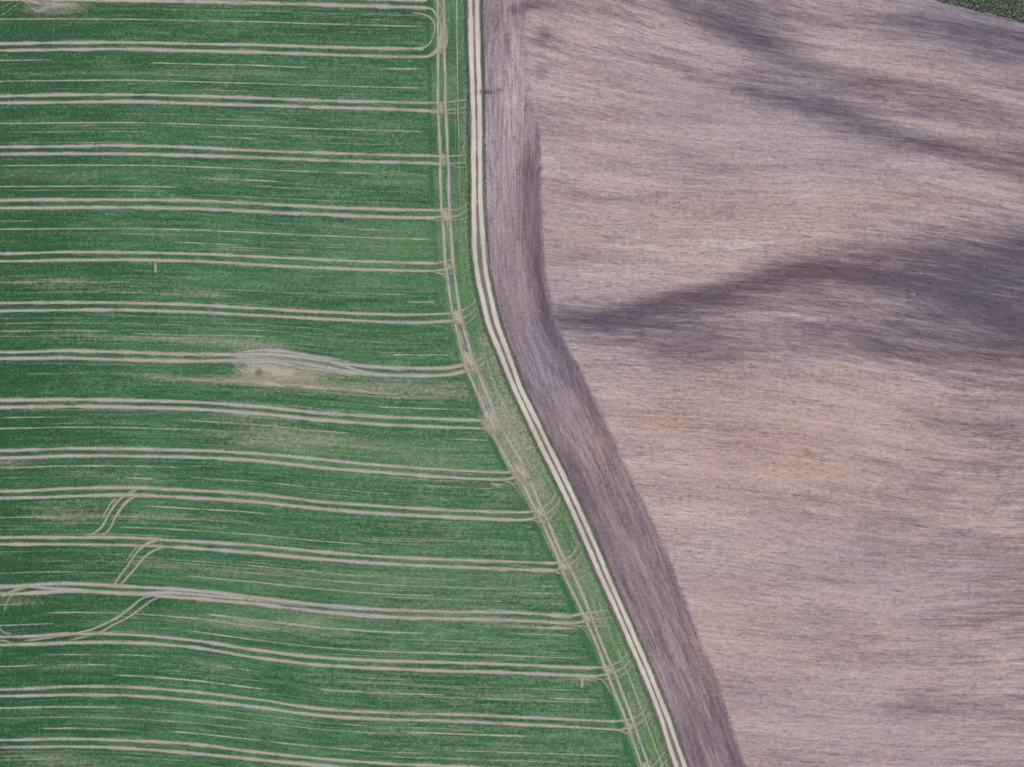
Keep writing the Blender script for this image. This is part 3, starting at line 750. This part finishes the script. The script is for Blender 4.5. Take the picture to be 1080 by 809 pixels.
tag(o, "thin pale unsown drill rows in the green crop", None, None, "stuff")

# ------------------------------------------------------------------ bare patches
def patch(name, pts, label, z, cov, width):
    o = ribbon(name, pts, width, z, M_bare, None, cov=cov, jit=.35, fade=(14, 16), wjit=.12)
    tag(o, label, "bare patch", "bare soil patches in the crop")
    return o


patch("bare_patch", [(238, 378), (262, 384), (290, 388), (325, 391), (352, 395)], "broad worn patch of bare soil beside the bend in a pair of wheel tracks", .018, [.5, .74, .74, .6, .4], [14, 30, 36, 26, 12])
patch("bare_patch", [(150, 399), (220, 401), (290, 405), (360, 411), (430, 417)], "long thin bare streak just below the broad worn patch", .022, [.45, .6, .75, .6, .35], [3, 4, 5, 4, 3])
patch("bare_patch", [(18, 0), (40, 4), (62, 4), (92, 5)], "grey bare patch at the top edge of the green field", .018, [.4, .6, .5, .35], [10, 17, 14, 10])
patch("bare_patch", [(512, 508), (524, 512), (538, 512)], "small scuffed bare patch at the end of a pair of tracks beside the headland tracks", .018, [.6, .8, .6], [3, 4, 3])
dk = G("peat_stain"); ppp = dk.pos(); q1 = dk.noise(ppp, .5, .5, 3, .7, lo=.3, hi=.7)
uvs = dk.uv(); sps = dk.n("ShaderNodeSeparateXYZ"); dk.t.links.new(uvs, sps.inputs[0])
al_ = dk.ramp(dk.math('ADD', dk.math('ABSOLUTE', sps.outputs[1]), dk.math('MULTIPLY', dk.math('SUBTRACT', q1, .5), .9)), .3, 1.2, 1, 0)
M_stain = dk.out(dk.mix(q1, C(120, 108, 84), C(150, 138, 112)), None, .1, 1, dk.math('MULTIPLY', al_, dk.attr("cov")))
dk = G("wet_mud"); ppp = dk.pos(); q1 = dk.noise(ppp, .5, .5, 3, .7, lo=.3, hi=.7)
M_mud = dk.out(dk.mix(q1, C(84, 80, 78), C(110, 104, 100)))


def flat_blob(name, x, y, rx, ry, z, mat, label, cat, seed):
    r = np.random.default_rng(seed)
    n = 18
    a = np.linspace(0, 2 * np.pi, n, endpoint=False)
    k = 1 + r.normal(0, .14, n)
    V = [W(x, y, z + .006)] + [W(x + rx * math.cos(t) * q, y + ry * math.sin(t) * q, z) for t, q in zip(a, k)]
    F = [(0, 1 + i, 1 + (i + 1) % n) for i in range(n)]
    F = [(f[0], f[2], f[1]) for f in F]
    o = mesh_obj(name, V, F, mat)
    return tag(o, label, cat)


o = ribbon("brown_stain", [(268, 391), (273, 392.5), (278, 392)], [6, 9, 6], .028, M_stain, None, cov=[.5, .8, .5], fade=(2, 2), bare=False)
tag(o, "small brown stain in the broad worn patch of bare soil", "soil stain")
flat_blob("mud_spot", 240.3, 577.2, 1.7, 1.5, .052, M_mud, "small dark wet spot in the wheel tracks", "mud spot", 3)
# short marks across the rows
o = ribbon("scraped_mark", [(163.8, 277), (164.2, 287.5)], 2.0, .026, M_rut, None, cov=.9, jit=.1)
tag(o, "short scraped mark across the rows hanging below a pair of tracks", "scraped mark", "short scraped marks across the rows")
o = ribbon("scraped_mark", [(614, 715), (613.8, 725)], 2.4, .026, M_rut, None, cov=.9, jit=.1)
tag(o, "short scraped mark across the rows near the headland tracks", "scraped mark", "short scraped marks across the rows")

# ------------------------------------------------------------------ wheel tracks
GT = "pairs of wheel tracks across the green crop"
LABELS = [
    "topmost pair of wheel tracks, cut by the top edge of the photo",
    "second pair of wheel tracks from the top, joined to the turning loop",
    "third pair of wheel tracks from the top, first one below the turning loop",
    "fourth pair of pale wheel tracks from the top, meeting the headland tracks squarely",
    "fifth pair of wheel tracks from the top, with a scuffed crossing at its end",
    "sixth pair of wheel tracks from the top, with a short scraped mark just below it",
    "seventh pair of wheel tracks from the top, ending in a grey crossing",
    "eighth pair of wheel tracks from the top, kinked past the broad worn bare patch",
    "ninth pair of wheel tracks from the top, first one below the broad worn bare patch",
    "tenth pair of wheel tracks from the top, with a small scuffed patch below its end",
    "eleventh pair of wheel tracks from the top, where the upper slanting crossover starts",
    "twelfth pair of wheel tracks from the top, with a dark wet spot in it",
    "thirteenth pair of wheel tracks from the top, widest and palest of all",
    "fourteenth pair of wheel tracks from the top, with a short scraped mark below its end",
    "fifteenth pair of wheel tracks from the top, second one from the bottom of the photo",
    "lowest pair of wheel tracks, running out of the bottom edge of the photo",
]
TURNS = {
    2: [[(452, 108.6), (462, 108.7), (475, 107.5), (494, 104.5)], [(452, 116.8), (463, 117), (478, 115), (493, 113)]],
    3: [[(453, 164.3), (470, 164.7), (494, 163.5)], [(453, 172), (470, 172.5), (494, 171.3)]],
    4: [[(457, 222), (470, 221), (484, 221), (496, 212)], [(458, 230), (466, 229), (480, 228), (497, 220)]],
    5: [[(458, 277.8), (470, 275.5), (482, 273)], [(459, 285.8), (470, 284), (484, 280)]],
    6: [[(475, 330.5), (488, 327), (497, 322), (505, 313)], [(478, 338.2), (492, 334), (500, 328), (507, 318)]],
    7: [[(492, 384), (502, 381), (510, 375), (512, 367)], [(497, 390), (506, 386), (514, 380)]],
    8: [[(507, 443.5), (526, 444), (536, 440), (548, 430)], [(508, 452), (530, 451.5), (543, 445), (554, 436)]],
    9: [[(532, 498.5), (545, 496), (557, 489), (567, 478)], [(532, 506), (550, 502), (563, 494), (571, 484)]],
    10: [[(558, 540), (572, 536), (582, 528), (587, 516)], [(562, 547), (574, 543), (586, 534), (592, 524)]],
    11: [[(585, 594), (596, 590), (606, 582), (612, 569)], [(585, 601.6), (598, 597), (609, 589), (615, 579)]],
    12: [[(601, 650), (615, 647), (632, 645), (644, 643)], [(605, 657.6), (618, 654.5), (634, 652), (648, 651)]],
    13: [[(623, 704.6), (640, 703), (654, 697), (664, 687)], [(627, 713.4), (645, 710), (660, 702), (669, 691)]],
    14: [[(648, 761), (662, 759), (676, 753), (683, 744)], [(653, 769.6), (668, 766), (680, 758), (687, 749)]],
    15: [[(672, 817), (688, 808), (698, 797), (703, 790)], [(677, 825), (692, 814), (702, 803), (706, 797)]],
}
WD = [3.2, 2.9, 2.9, 2.9, 3.1, 2.7, 2.7, 3.4, 3.3, 3.1, 3.1, 3.1, 3.5, 3.0, 2.8, 2.8]
for i, ((a, b), lab) in enumerate(zip(RUTS, LABELS)):
    mid = 0.5 * (np.array(a[4]) + np.array(b[4]))
    root = empty("tramline", W(mid[0], mid[1]))
    tag(root, lab, "wheel tracks", GT)
    w = WD[i]
    cv = list(np.random.default_rng(i + 40).uniform(.78, 1.0, 9))
    ribbon("wheel_rut", a, [w * .9, w, w * 1.05, w * 1.05, w * 1.1, w], .030, M_rut, root, cov=cv, jit=.12, wjit=.17)
    ribbon("wheel_rut", b, [w * 1.05, w * 1.1, w, w * 1.1, w * 1.15, w * 1.05], .034, M_rut, root, cov=cv, jit=.12, wjit=.17)
    for k, t in enumerate(TURNS.get(i, ())):
        ribbon("turning_rut", t, [w * .95, w * .8, w * .6, 1.6], .038 + .004 * k, M_faint, root, cov=[.95, .88, .78, .68], jit=.2, fade=(0, 3))
    if i in TURNS:      # wider, fainter sweeps of other turns
        t = TURNS[i][1]
        (xa, ya), (xb, yb) = t[0], t[-1]
        ribbon("turning_rut", [(xa - 2, ya + 2), (xa + (xb - xa) * .45, ya + 3), (xb - 6, (ya + yb) / 2 + 5), (xb - 1, yb + 4)], 1.8, .105, M_faint, root, cov=[.5, .6, .6, .5], jit=.3, fade=(5, 5))
        if i >= 5:
            ribbon("turning_rut", [(xa - 4, ya + 1), (xa + 8, ya + 4), (xa + 15, ya + 13), (xa + 21, ya + 24)], 1.8, .107, M_faint, root, cov=[.55, .6, .6, .4], jit=.3, fade=(5, 8))
    if i == 7:    # the tractor spread its tracks round the wet patch
        ribbon("wheel_rut", [(250, 372), (272, 369.5), (300, 370.5), (330, 376), (360, 380), (385, 386)], [2, 4.2, 3.6, 2.6, 2], .042, M_rut, root, cov=[.6, .95, .85, .75, .5], fade=(8, 8))
        ribbon("wheel_rut", [(235, 380), (262, 382), (290, 382), (320, 388), (348, 391.5), (380, 398)], [3, 4.6, 4.2, 3, 2], .046, M_rut, root, cov=[.6, .9, .85, .75, .5], fade=(8, 8))
        ribbon("wheel_rut", [(345, 381), (362, 385), (378, 391), (398, 395.5)], 3.4, .050, M_rut, root, cov=.9, fade=(6, 6))
    if i == 12:
        ribbon("wheel_rut", [(-20, 624), (20, 618.5), (70, 621.5), (130, 626), (180, 625), (230, 629), (280, 634), (330, 641)], [2, 3, 3.5, 4, 3, 2], .042, M_rut, root, cov=[.7, .9, .95, .9, .8, .5], fade=(6, 12))
        ribbon("wheel_rut", [(0, 630), (9, 626), (18, 622), (34, 619)], 2.6, .046, M_faint, root, cov=.8, fade=(3, 8))

# bouts outside the frame carry on the same way
for k in list(range(-5, 0)) + list(range(16, 22)):
    root = empty("tramline", W(100, yat(k, 100)))
    tag(root, "pair of wheel tracks further off in the crop, outside the photo", "wheel tracks", GT)
    for sgn, z in ((-3.8, .030), (3.8, .034)):
        xe = float(xat(ST, yat(k, 500)))
        P = [(x, yat(k, x) + sgn) for x in np.linspace(-540, xe, 14)]
        ribbon("wheel_rut", P, 3.1, z, M_rut, root, cov=1, jit=.1, bare=False, step=6)

# headland tracks
root = empty("headland_tracks", W(500, 400))
tag(root, "pair of wheel tracks running parallel to the dirt road across all the row ends", "wheel tracks")
for P, z in ((HEAD_L, .046), (HEAD_R, .050)):
    ribbon("wheel_rut", P, [2.4, 2.4, 2.5, 2.6, 2.7, 3.1, 3.4, 3.2, 3.0, 2.6, 2.6, 2.4, 2.4], z, M_rut, root,
           cov=[.85, .85, .88, .9, .95, 1, 1, .95, .92, .9, .88, .85], jit=.3)
# scuffed soil where the tracks cross
HM = .5 * (smooth_line(HEAD_L, 2.0)[:, 0] + np.interp(smooth_line(HEAD_L, 2.0)[:, 1], HR[:, 1], HR[:, 0])), smooth_line(HEAD_L, 2.0)[:, 1]
for k, (y, up_, dn, w_, c_, sh) in enumerate(((52, 14, 10, 6, .55, -1), (114, 10, 12, 6, .62, -1), (169, 12, 8, 6, .55, -1), (230, 12, 12, 11, .70, 0), (282, 8, 8, 8, .55, 0), (332, 9, 14, 10, .92, 0), (356, 16, 20, 6, .6, -3), (383, 16, 12, 14, .96, 0),
                                              (446, 18, 16, 15, .85, -3), (425, 18, 18, 9, .55, -3), (470, 22, 22, 8, .45, 0), (502, 16, 12, 14, .75, 0), (541, 9, 8, 11, .72, 0), (597, 8, 8, 11, .66, 0), (652, 8, 8, 11, .68, 0), (707, 8, 7, 10, .62, 0), (766, 8, 7, 9, .62, 0), (808, 8, 20, 12, .85, 0))):
    yy_ = np.linspace(y - up_, y + dn, 5)
    P = [(float(np.interp(q_, HM[1], HM[0])) + sh, q_) for q_ in yy_]
    ribbon("scuffed_soil", P, [w_ * .6, w_, w_ * 1.1, w_, w_ * .6] , .056 + .002 * k, M_bare, root, cov=[c_ * .4, c_ * .7, c_ * .88, c_ * .7, c_ * .4], fade=(6, 6), step=2.5, jit=.02, wjit=.10)
# third, very thin line
root = empty("thin_row_gap", W(483, 100))
tag(root, "hair-thin pale line between the headland tracks and the dirt road", "row gap")
ribbon("row_gap", [(480, -300), (481.6, 0), (482.5, 60), (483, 110), (484, 150), (485, 210), (488, 250)], 1.1, .020, M_row, root, cov=[.8, .95, .95, .8, .75, .4], jit=.12)
ribbon("row_gap", [(507, 340), (512, 375), (522.5, 409), (531, 425), (540, 441), (548, 455)], 1.2, .020, M_row, root, cov=[.3, .5, .7, .75, .6], jit=.12)
ribbon("row_gap", [(578, 520), (590, 548), (612, 590), (630, 632), (640, 659), (651, 684), (665.5, 719), (676, 747), (691, 787), (720, 870)], 1.2, .020, M_row, root, cov=[.3, .3, .35, .5, .8, .85, .7, .6], jit=.12)

# turning loop at the top
root = empty("turning_loop", W(460, 30))
tag(root, "looping wheel tracks where tractors turned between the two topmost pairs", "turning loop")
ribbon("wheel_rut", [(444, 51), (449, 49.5), (454, 45), (457.5, 37), (458.5, 28), (456, 21), (450, 16.5), (443, 14.5), (430, 13.8)], [2.4, 2.2, 2.2, 2.4, 2.2, 2, 1.6], .060, M_faint, root, cov=[.9, .85, .9, .95, .85, .7, .5], jit=.15, fade=(0, 6))
ribbon("wheel_rut", [(442, 60), (450, 60), (458, 56), (463, 49), (465, 38), (465, 26), (461, 18), (456, 10), (448, 8.3)], [3, 3.2, 3, 2.6, 2.4, 2.4], .064, M_rut, root, cov=[.9, .9, .85, .85, .85, .8], jit=.15)
ribbon("wheel_rut", [(454, 57), (462, 54), (467, 45), (466.5, 32), (464, 22), (466, 10), (460, 0), (452, -6)], [3, 3, 2.4, 2, 2], .068, M_faint, root, cov=[.8, .85, .8, .7, .7], jit=.15)
ribbon("wheel_rut", [(464, 56), (469, 53), (471.5, 44), (471, 30), (469, 12), (466, 0), (459, -14)], 2.0, .072, M_faint, root, cov=[.75, .7, .6, .6, .5], jit=.15)

# crossovers
root = empty("crossover_tracks", W(125, 545))
tag(root, "upper slanting crossover of wheel tracks between two pairs, with three ruts", "crossover tracks", "slanting crossover tracks")
ribbon("wheel_rut", [(150, 515), (140, 518), (130, 524), (122, 532), (115, 542), (111, 550), (106, 557), (97, 563), (84, 567)], [2, 2.6, 2.8, 2.6, 2.4, 1.8], .076, M_faint, root, cov=[.5, .85, .95, .9, .9, .6], fade=(8, 10), jit=.2)
ribbon("wheel_rut", [(160, 519), (144, 523), (134, 529), (127, 538), (121, 547), (117, 556), (111, 563), (104, 568)], [2, 2.6, 2.8, 2.6, 2.4, 2], .080, M_faint, root, cov=[.6, .85, .95, .9, .9, .6], fade=(8, 8), jit=.2)
ribbon("wheel_rut", [(125, 524), (117, 531), (112, 540), (108, 549)], 2.0, .084, M_faint, root, cov=.75, fade=(4, 6), jit=.2)
root = empty("crossover_tracks", W(140, 600))
tag(root, "lower slanting crossover of wheel tracks, reaching over two gaps between pairs", "crossover tracks", "slanting crossover tracks")
ribbon("wheel_rut", [(172, 569), (160, 571), (150, 577), (142, 586), (136, 595), (128, 606), (120, 616), (112, 621)], [2, 2.6, 2.4, 2.4, 2.4, 1.6], .076, M_faint, root, cov=[.5, .8, .8, .85, .8, .4], fade=(8, 6), jit=.2)
ribbon("wheel_rut", [(185, 576), (172, 577), (160, 582), (150, 590), (143, 599), (137, 606), (128, 616), (118, 624)], [2, 2.6, 2.6, 2.4, 2.2, 1.6], .080, M_faint, root, cov=[.6, .85, .85, .8, .8, .4], fade=(8, 6), jit=.2)
ribbon("wheel_rut", [(150, 572), (142, 580), (136, 588), (131, 595)], 1.8, .084, M_faint, root, cov=.55, fade=(4, 6), jit=.2)
ribbon("wheel_rut", [(164, 628), (150, 631), (138, 641), (122, 652), (104, 661), (84, 667), (60, 671), (34, 675), (20, 676)], [2.4, 2.4, 2.4, 2.2, 2], .088, M_faint, root, cov=[.6, .9, .85, .85, .7, .6], fade=(6, 12), jit=.2)
ribbon("wheel_rut", [(172, 629), (160, 633), (148, 642), (134, 652), (118, 660), (104, 667), (86, 672.5), (66, 677)], [2.4, 2.2, 2, 2, 1.8], .092, M_faint, root, cov=[.6, .85, .8, .7, .6], fade=(6, 12), jit=.2)
root = empty("edge_turn_tracks", W(4, 660))
tag(root, "small curved turning mark at the outer edge of the lower crop rows", "turning mark")
ribbon("wheel_rut", [(-8, 644), (-2, 660), (4, 667), (16, 669)], 2.2, .096, M_faint, root, cov=.75, fade=(4, 6))
ribbon("wheel_rut", [(18, 624), (10, 631), (6, 640), (5, 648)], 2.2, .100, M_faint, root, cov=.6, fade=(4, 6))
ribbon("wheel_rut", [(-10, 690), (-4, 680), (4, 676), (20, 681)], 2.2, .104, M_faint, root, cov=.6, fade=(4, 6))
# dark oblique drill marks in the top corner
root = empty("oblique_marks", W(14, 6))
tag(root, "faint oblique pale marks in dark crop beside the grey bare patch at the top edge", "tractor marks")
ribbon("row_gap", [(-6, 12), (8, 5), (22, -3)], 1.2, .024, M_row, root, cov=.5)
ribbon("row_gap", [(2, 16), (12, 9), (26, 0)], 1.4, .024, M_row, root, cov=.5)

# ------------------------------------------------------------------ dirt road
road = empty("dirt_road", W(500, 300))
tag(road, "pale dirt road with two wheel ruts between green crop and ploughed field", None, None, "structure")
MID = [((a[0] + b[0]) / 2, (a[1] + b[1]) / 2) for a, b in zip(ROAD_L, ROAD_R)]
ribbon("grass_strip", MID, 15.0, .110, M_strip, road, jit=.15, wjit=.08)
ribbon("wheel_rut", ROAD_L, [4.7, 4.8, 4.8, 4.6, 4.6, 4.4, 4.2, 4.2, 4.3, 4.2], .116, M_road, road, jit=.20, wjit=.08, covj=0)
ribbon("wheel_rut", ROAD_R, [4.6, 4.6, 4.4, 4.4, 4.5, 4.3, 4.2, 4.1, 4.2, 4.2], .120, M_road, road, jit=.20, wjit=.08, covj=0)
o = ribbon("damp_crossing", [(503.5, 97), (512, 97)], 4.5, .126, M_stain, road, cov=.8, fade=(1, 3), bare=False)

# ------------------------------------------------------------------ plants: tufts of the young crop
TUFT = G("crop_leaves", .7)
ta = TUFT.attr("tint")
tb_ = TUFT.attr("soil")
cc = TUFT.mix(ta, C(40, 86, 54), C(120, 160, 120))
cc = TUFT.mix(tb_, cc, C(132, 142, 108))
M_tuft = TUFT.out(cc)


def tufts(name, X, Y, size, height, tint, soil, mat, blades=3, z0=.0):
    n = len(X)
    Vs, As, Bs = [], [], []
    for b in range(blades):
        a = rng.uniform(0, 2 * np.pi, n)
        ln = size * rng.uniform(.6, 1.3, n)
        wd = size * rng.uniform(.16, .30, n)
        hh = height * rng.uniform(.5, 1.2, n)
        dx, dy = np.cos(a), np.sin(a)
        cx = (X - CX) * S + rng.normal(0, .06, n); cy = (CY - Y) * S + rng.normal(0, .06, n)
        p0 = np.stack([cx - dy * wd * .5, cy + dx * wd * .5, np.full(n, z0)], 1)
        p1 = np.stack([cx + dy * wd * .5, cy - dx * wd * .5, np.full(n, z0)], 1)
        p2 = np.stack([cx + dx * ln * .55 + dy * wd * .45, cy + dy * ln * .55 - dx * wd * .45, z0 + hh], 1)
        p3 = np.stack([cx + dx * ln * .55 - dy * wd * .45, cy + dy * ln * .55 + dx * wd * .45, z0 + hh], 1)
        Vs.append(np.stack([p0, p1, p2, p3], 1).reshape(-1, 3))
        As.append(np.repeat(np.clip(tint + rng.normal(0, .14, n), 0, 1), 4)); Bs.append(np.repeat(soil, 4))
    V = np.vstack(Vs)
    F = np.arange(len(V)).reshape(-1, 4)
    return mesh_obj(name, V, F, mat, None, None, {"tint": np.concatenate(As), "soil": np.concatenate(Bs)})


N = 210000
X = rng.uniform(-70, 730, N); Y = rng.uniform(-70, 880, N)
lim = xat(RL, Y) - 3.2
m = X < lim
X, Y = X[m], Y[m]
bi = BARE[np.clip(((Y - RY0) * RS).astype(int), 0, RH - 1), np.clip(((X - RX0) * RS).astype(int), 0, RW - 1)]
sp, lush_vignette, yel = crop_maps(X, Y)
keep = rng.uniform(0, 1, len(X)) > np.maximum(bi * .97, np.clip(sp * 1.15, 0, .93))
X, Y, sp, lush_vignette, yel = X[keep], Y[keep], sp[keep], lush_vignette[keep], yel[keep]
# tint follows the rows
r1 = np.interp((phase(X, Y) * 54.5) % 400, np.arange(401), np.random.default_rng(3).uniform(0, 1, 401))
tint = .40 + .26 * (r1 - .5) + rng.normal(0, .16, len(X)) - .22 * lush_vignette + .25 * yel
tint = np.where(rng.uniform(0, 1, len(X)) < .08, tint + .55, tint)
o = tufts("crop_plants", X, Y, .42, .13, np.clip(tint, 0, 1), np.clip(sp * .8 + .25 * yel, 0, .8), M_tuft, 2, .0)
tag(o, "low tufts of young green crop standing in rows", None, None, "stuff")

# ------------------------------------------------------------------ rough grass corner
mg = G("rough_meadow_ground"); pm = mg.pos()
n1 = mg.noise(pm, .25, .25, 4, .7, lo=.3, hi=.7)
M_mead = mg.out(mg.mix(n1, C(56, 74, 62), C(104, 116, 96)), n1, .2, .8)
ex = np.array([520, 700, 860, 950, 990, 1030, 1060, 1082, 1120, 1200, 1400, 1800])
ey = np.array([-120, -76, -30, -9, 1, 11, 18, 23.5, 33, 55, 112, 225])
xs = np.concatenate([np.arange(520, 940, 20), np.arange(940, 1160, 1.5), np.arange(1160, 1801, 20)])
e = np.interp(xs, ex, ey) + np.random.default_rng(8).normal(0, .5, len(xs)) + wob(len(xs), 5, .7, 3)
rows_ = [e - 0, e - 6, e - 60, e * 0 - 520]
V = np.vstack([np.stack([(xs - CX) * S, (CY - r_) * S, np.full(len(xs), zz)], 1) for r_, zz in zip(rows_, (.012, .25, .3, .3))])
o = mesh_obj("rough_meadow", V, grid_faces(4, len(xs))[:, ::-1], M_mead)
tag(o, "strip of rough meadow in the corner above the ploughed field", None, None, "structure")
TG = G("rough_grass_leaves", .8)
c2 = TG.mix(TG.attr("tint"), C(74, 92, 80), C(164, 172, 152))
c2 = TG.mix(TG.attr("soil"), c2, C(186, 180, 160))
M_tg = TG.out(c2)
n = 9000
X = rng.uniform(900, 1200, n * 3); Y = rng.uniform(-60, 60, n * 3)
ee_ = np.interp(X, ex, ey)
clmp = np.sin(X * .55 + 2 * np.sin(Y * .3)) * np.sin(Y * .7 + X * .21) + .5 * np.sin(X * 1.3 + Y * 1.7)
kp = (Y < ee_ - .6) & (rng.uniform(-1.3, 1, len(X)) < clmp)
X, Y, clmp = X[kp], Y[kp], clmp[kp]
c3 = np.sin(X * .31 + 1.7 * np.sin(Y * .23 + 1)) + np.sin(Y * .44 - X * .17 + 2) + .6 * np.sin(X * .9 + Y * .5)
t2 = np.clip(.34 + .16 * clmp + .16 * c3 + rng.normal(0, .2, len(X)), 0, 1)
o = tufts("rough_grass", X, Y, .55, .45, t2, np.clip(np.where(rng.uniform(0, 1, len(X)) < .18, .8, 0) + (c3 > 1.1) * .75, 0, 1), M_tg, 3, .15)
tag(o, "clumps of rough dark and pale grass above the ploughed field", None, None, "stuff")

# ------------------------------------------------------------------ verge grass beside the road
n = 9000
Y = rng.uniform(-70, 880, n)
side = rng.uniform(0, 1, n) < .62
X = np.where(side, xat(RL, Y) - 4.4 - np.abs(rng.normal(0, 1.6, n)), xat(RR, Y) + 4.2 + np.abs(rng.normal(0, .9, n)))
t2 = np.clip(rng.normal(.4, .25, n), 0, 1)
o = tufts("verge_grass", X, Y, .34, .16, t2, np.clip(rng.normal(.30, .25, n), 0, .9), M_tuft, 3, .05)
tag(o, "uneven green and straw grass along both edges of the dirt road", None, None, "stuff")

# ------------------------------------------------------------------ stones on the ploughed field
ST_ = G("pale_stone")
ps = ST_.pos()
M_stone = ST_.out(ST_.mix(ST_.noise(ps, 3, 3, 3, .6, lo=.3, hi=.7), C(164, 156, 160), C(206, 198, 198)))


def stone(x, y, r, label, seed):
    rs = np.random.default_rng(seed)
    nu, nv = 10, 6
    V = [(0, 0, r * .62)]
    for j in range(1, nv):
        th = math.pi * .5 * j / (nv - 1)
        for i in range(nu):
            a = 2 * math.pi * i / nu
            k = r * (1 + rs.normal(0, .10))
            V.append((k * 1.25 * math.sin(th) * math.cos(a), k * .85 * math.sin(th) * math.sin(a), k * .62 * math.cos(th)))
    T = [(0, 1 + i, 1 + (i + 1) % nu) for i in range(nu)]
    for j in range(nv - 2):
        for i in range(nu):
            a, b = 1 + j * nu + i, 1 + j * nu + (i + 1) % nu
            T += [(a, a + nu, b + nu), (a, b + nu, b)]
    o = mesh_obj("stone", V, T, M_stone)
    o.location = W(x, y)
    o.rotation_euler = (0, 0, rs.uniform(0, 3))
    tag(o, label, "stone", "pale stones lying on the ploughed field")


stone(964, 310.5, .24, "brightest pale stone, alone in the lower part of the wide dark damp streak", 1)
stone(930, 284, .20, "pale stone in the middle of the wide dark damp streak, close above a dimmer one", 2)
stone(926.5, 292.5, .13, "dim little stone just below the pale stone in the wide dark damp streak", 3)
stone(972.3, 289, .22, "pale stone at the end of the thin pale scratch in the dark damp streak", 4)
stone(1038, 280.5, .17, "pale stone in the wide dark damp streak, nearest to the edge of the photo", 5)
stone(916.5, 532.5, .17, "single pale stone on the plain lower part of the ploughed field", 6)
stone(569, 328, .20, "pale stone on the darker ploughed strip near the bend of the dirt road", 7)
o = ribbon("pale_scratch", [(955, 287), (963, 288), (972, 288.8)], 1.0, .020, M_row, None, cov=.38, fade=(3, 3), bare=False)
tag(o, "thin pale scratch in the dark damp streak, ending at a stone", "soil scratch")
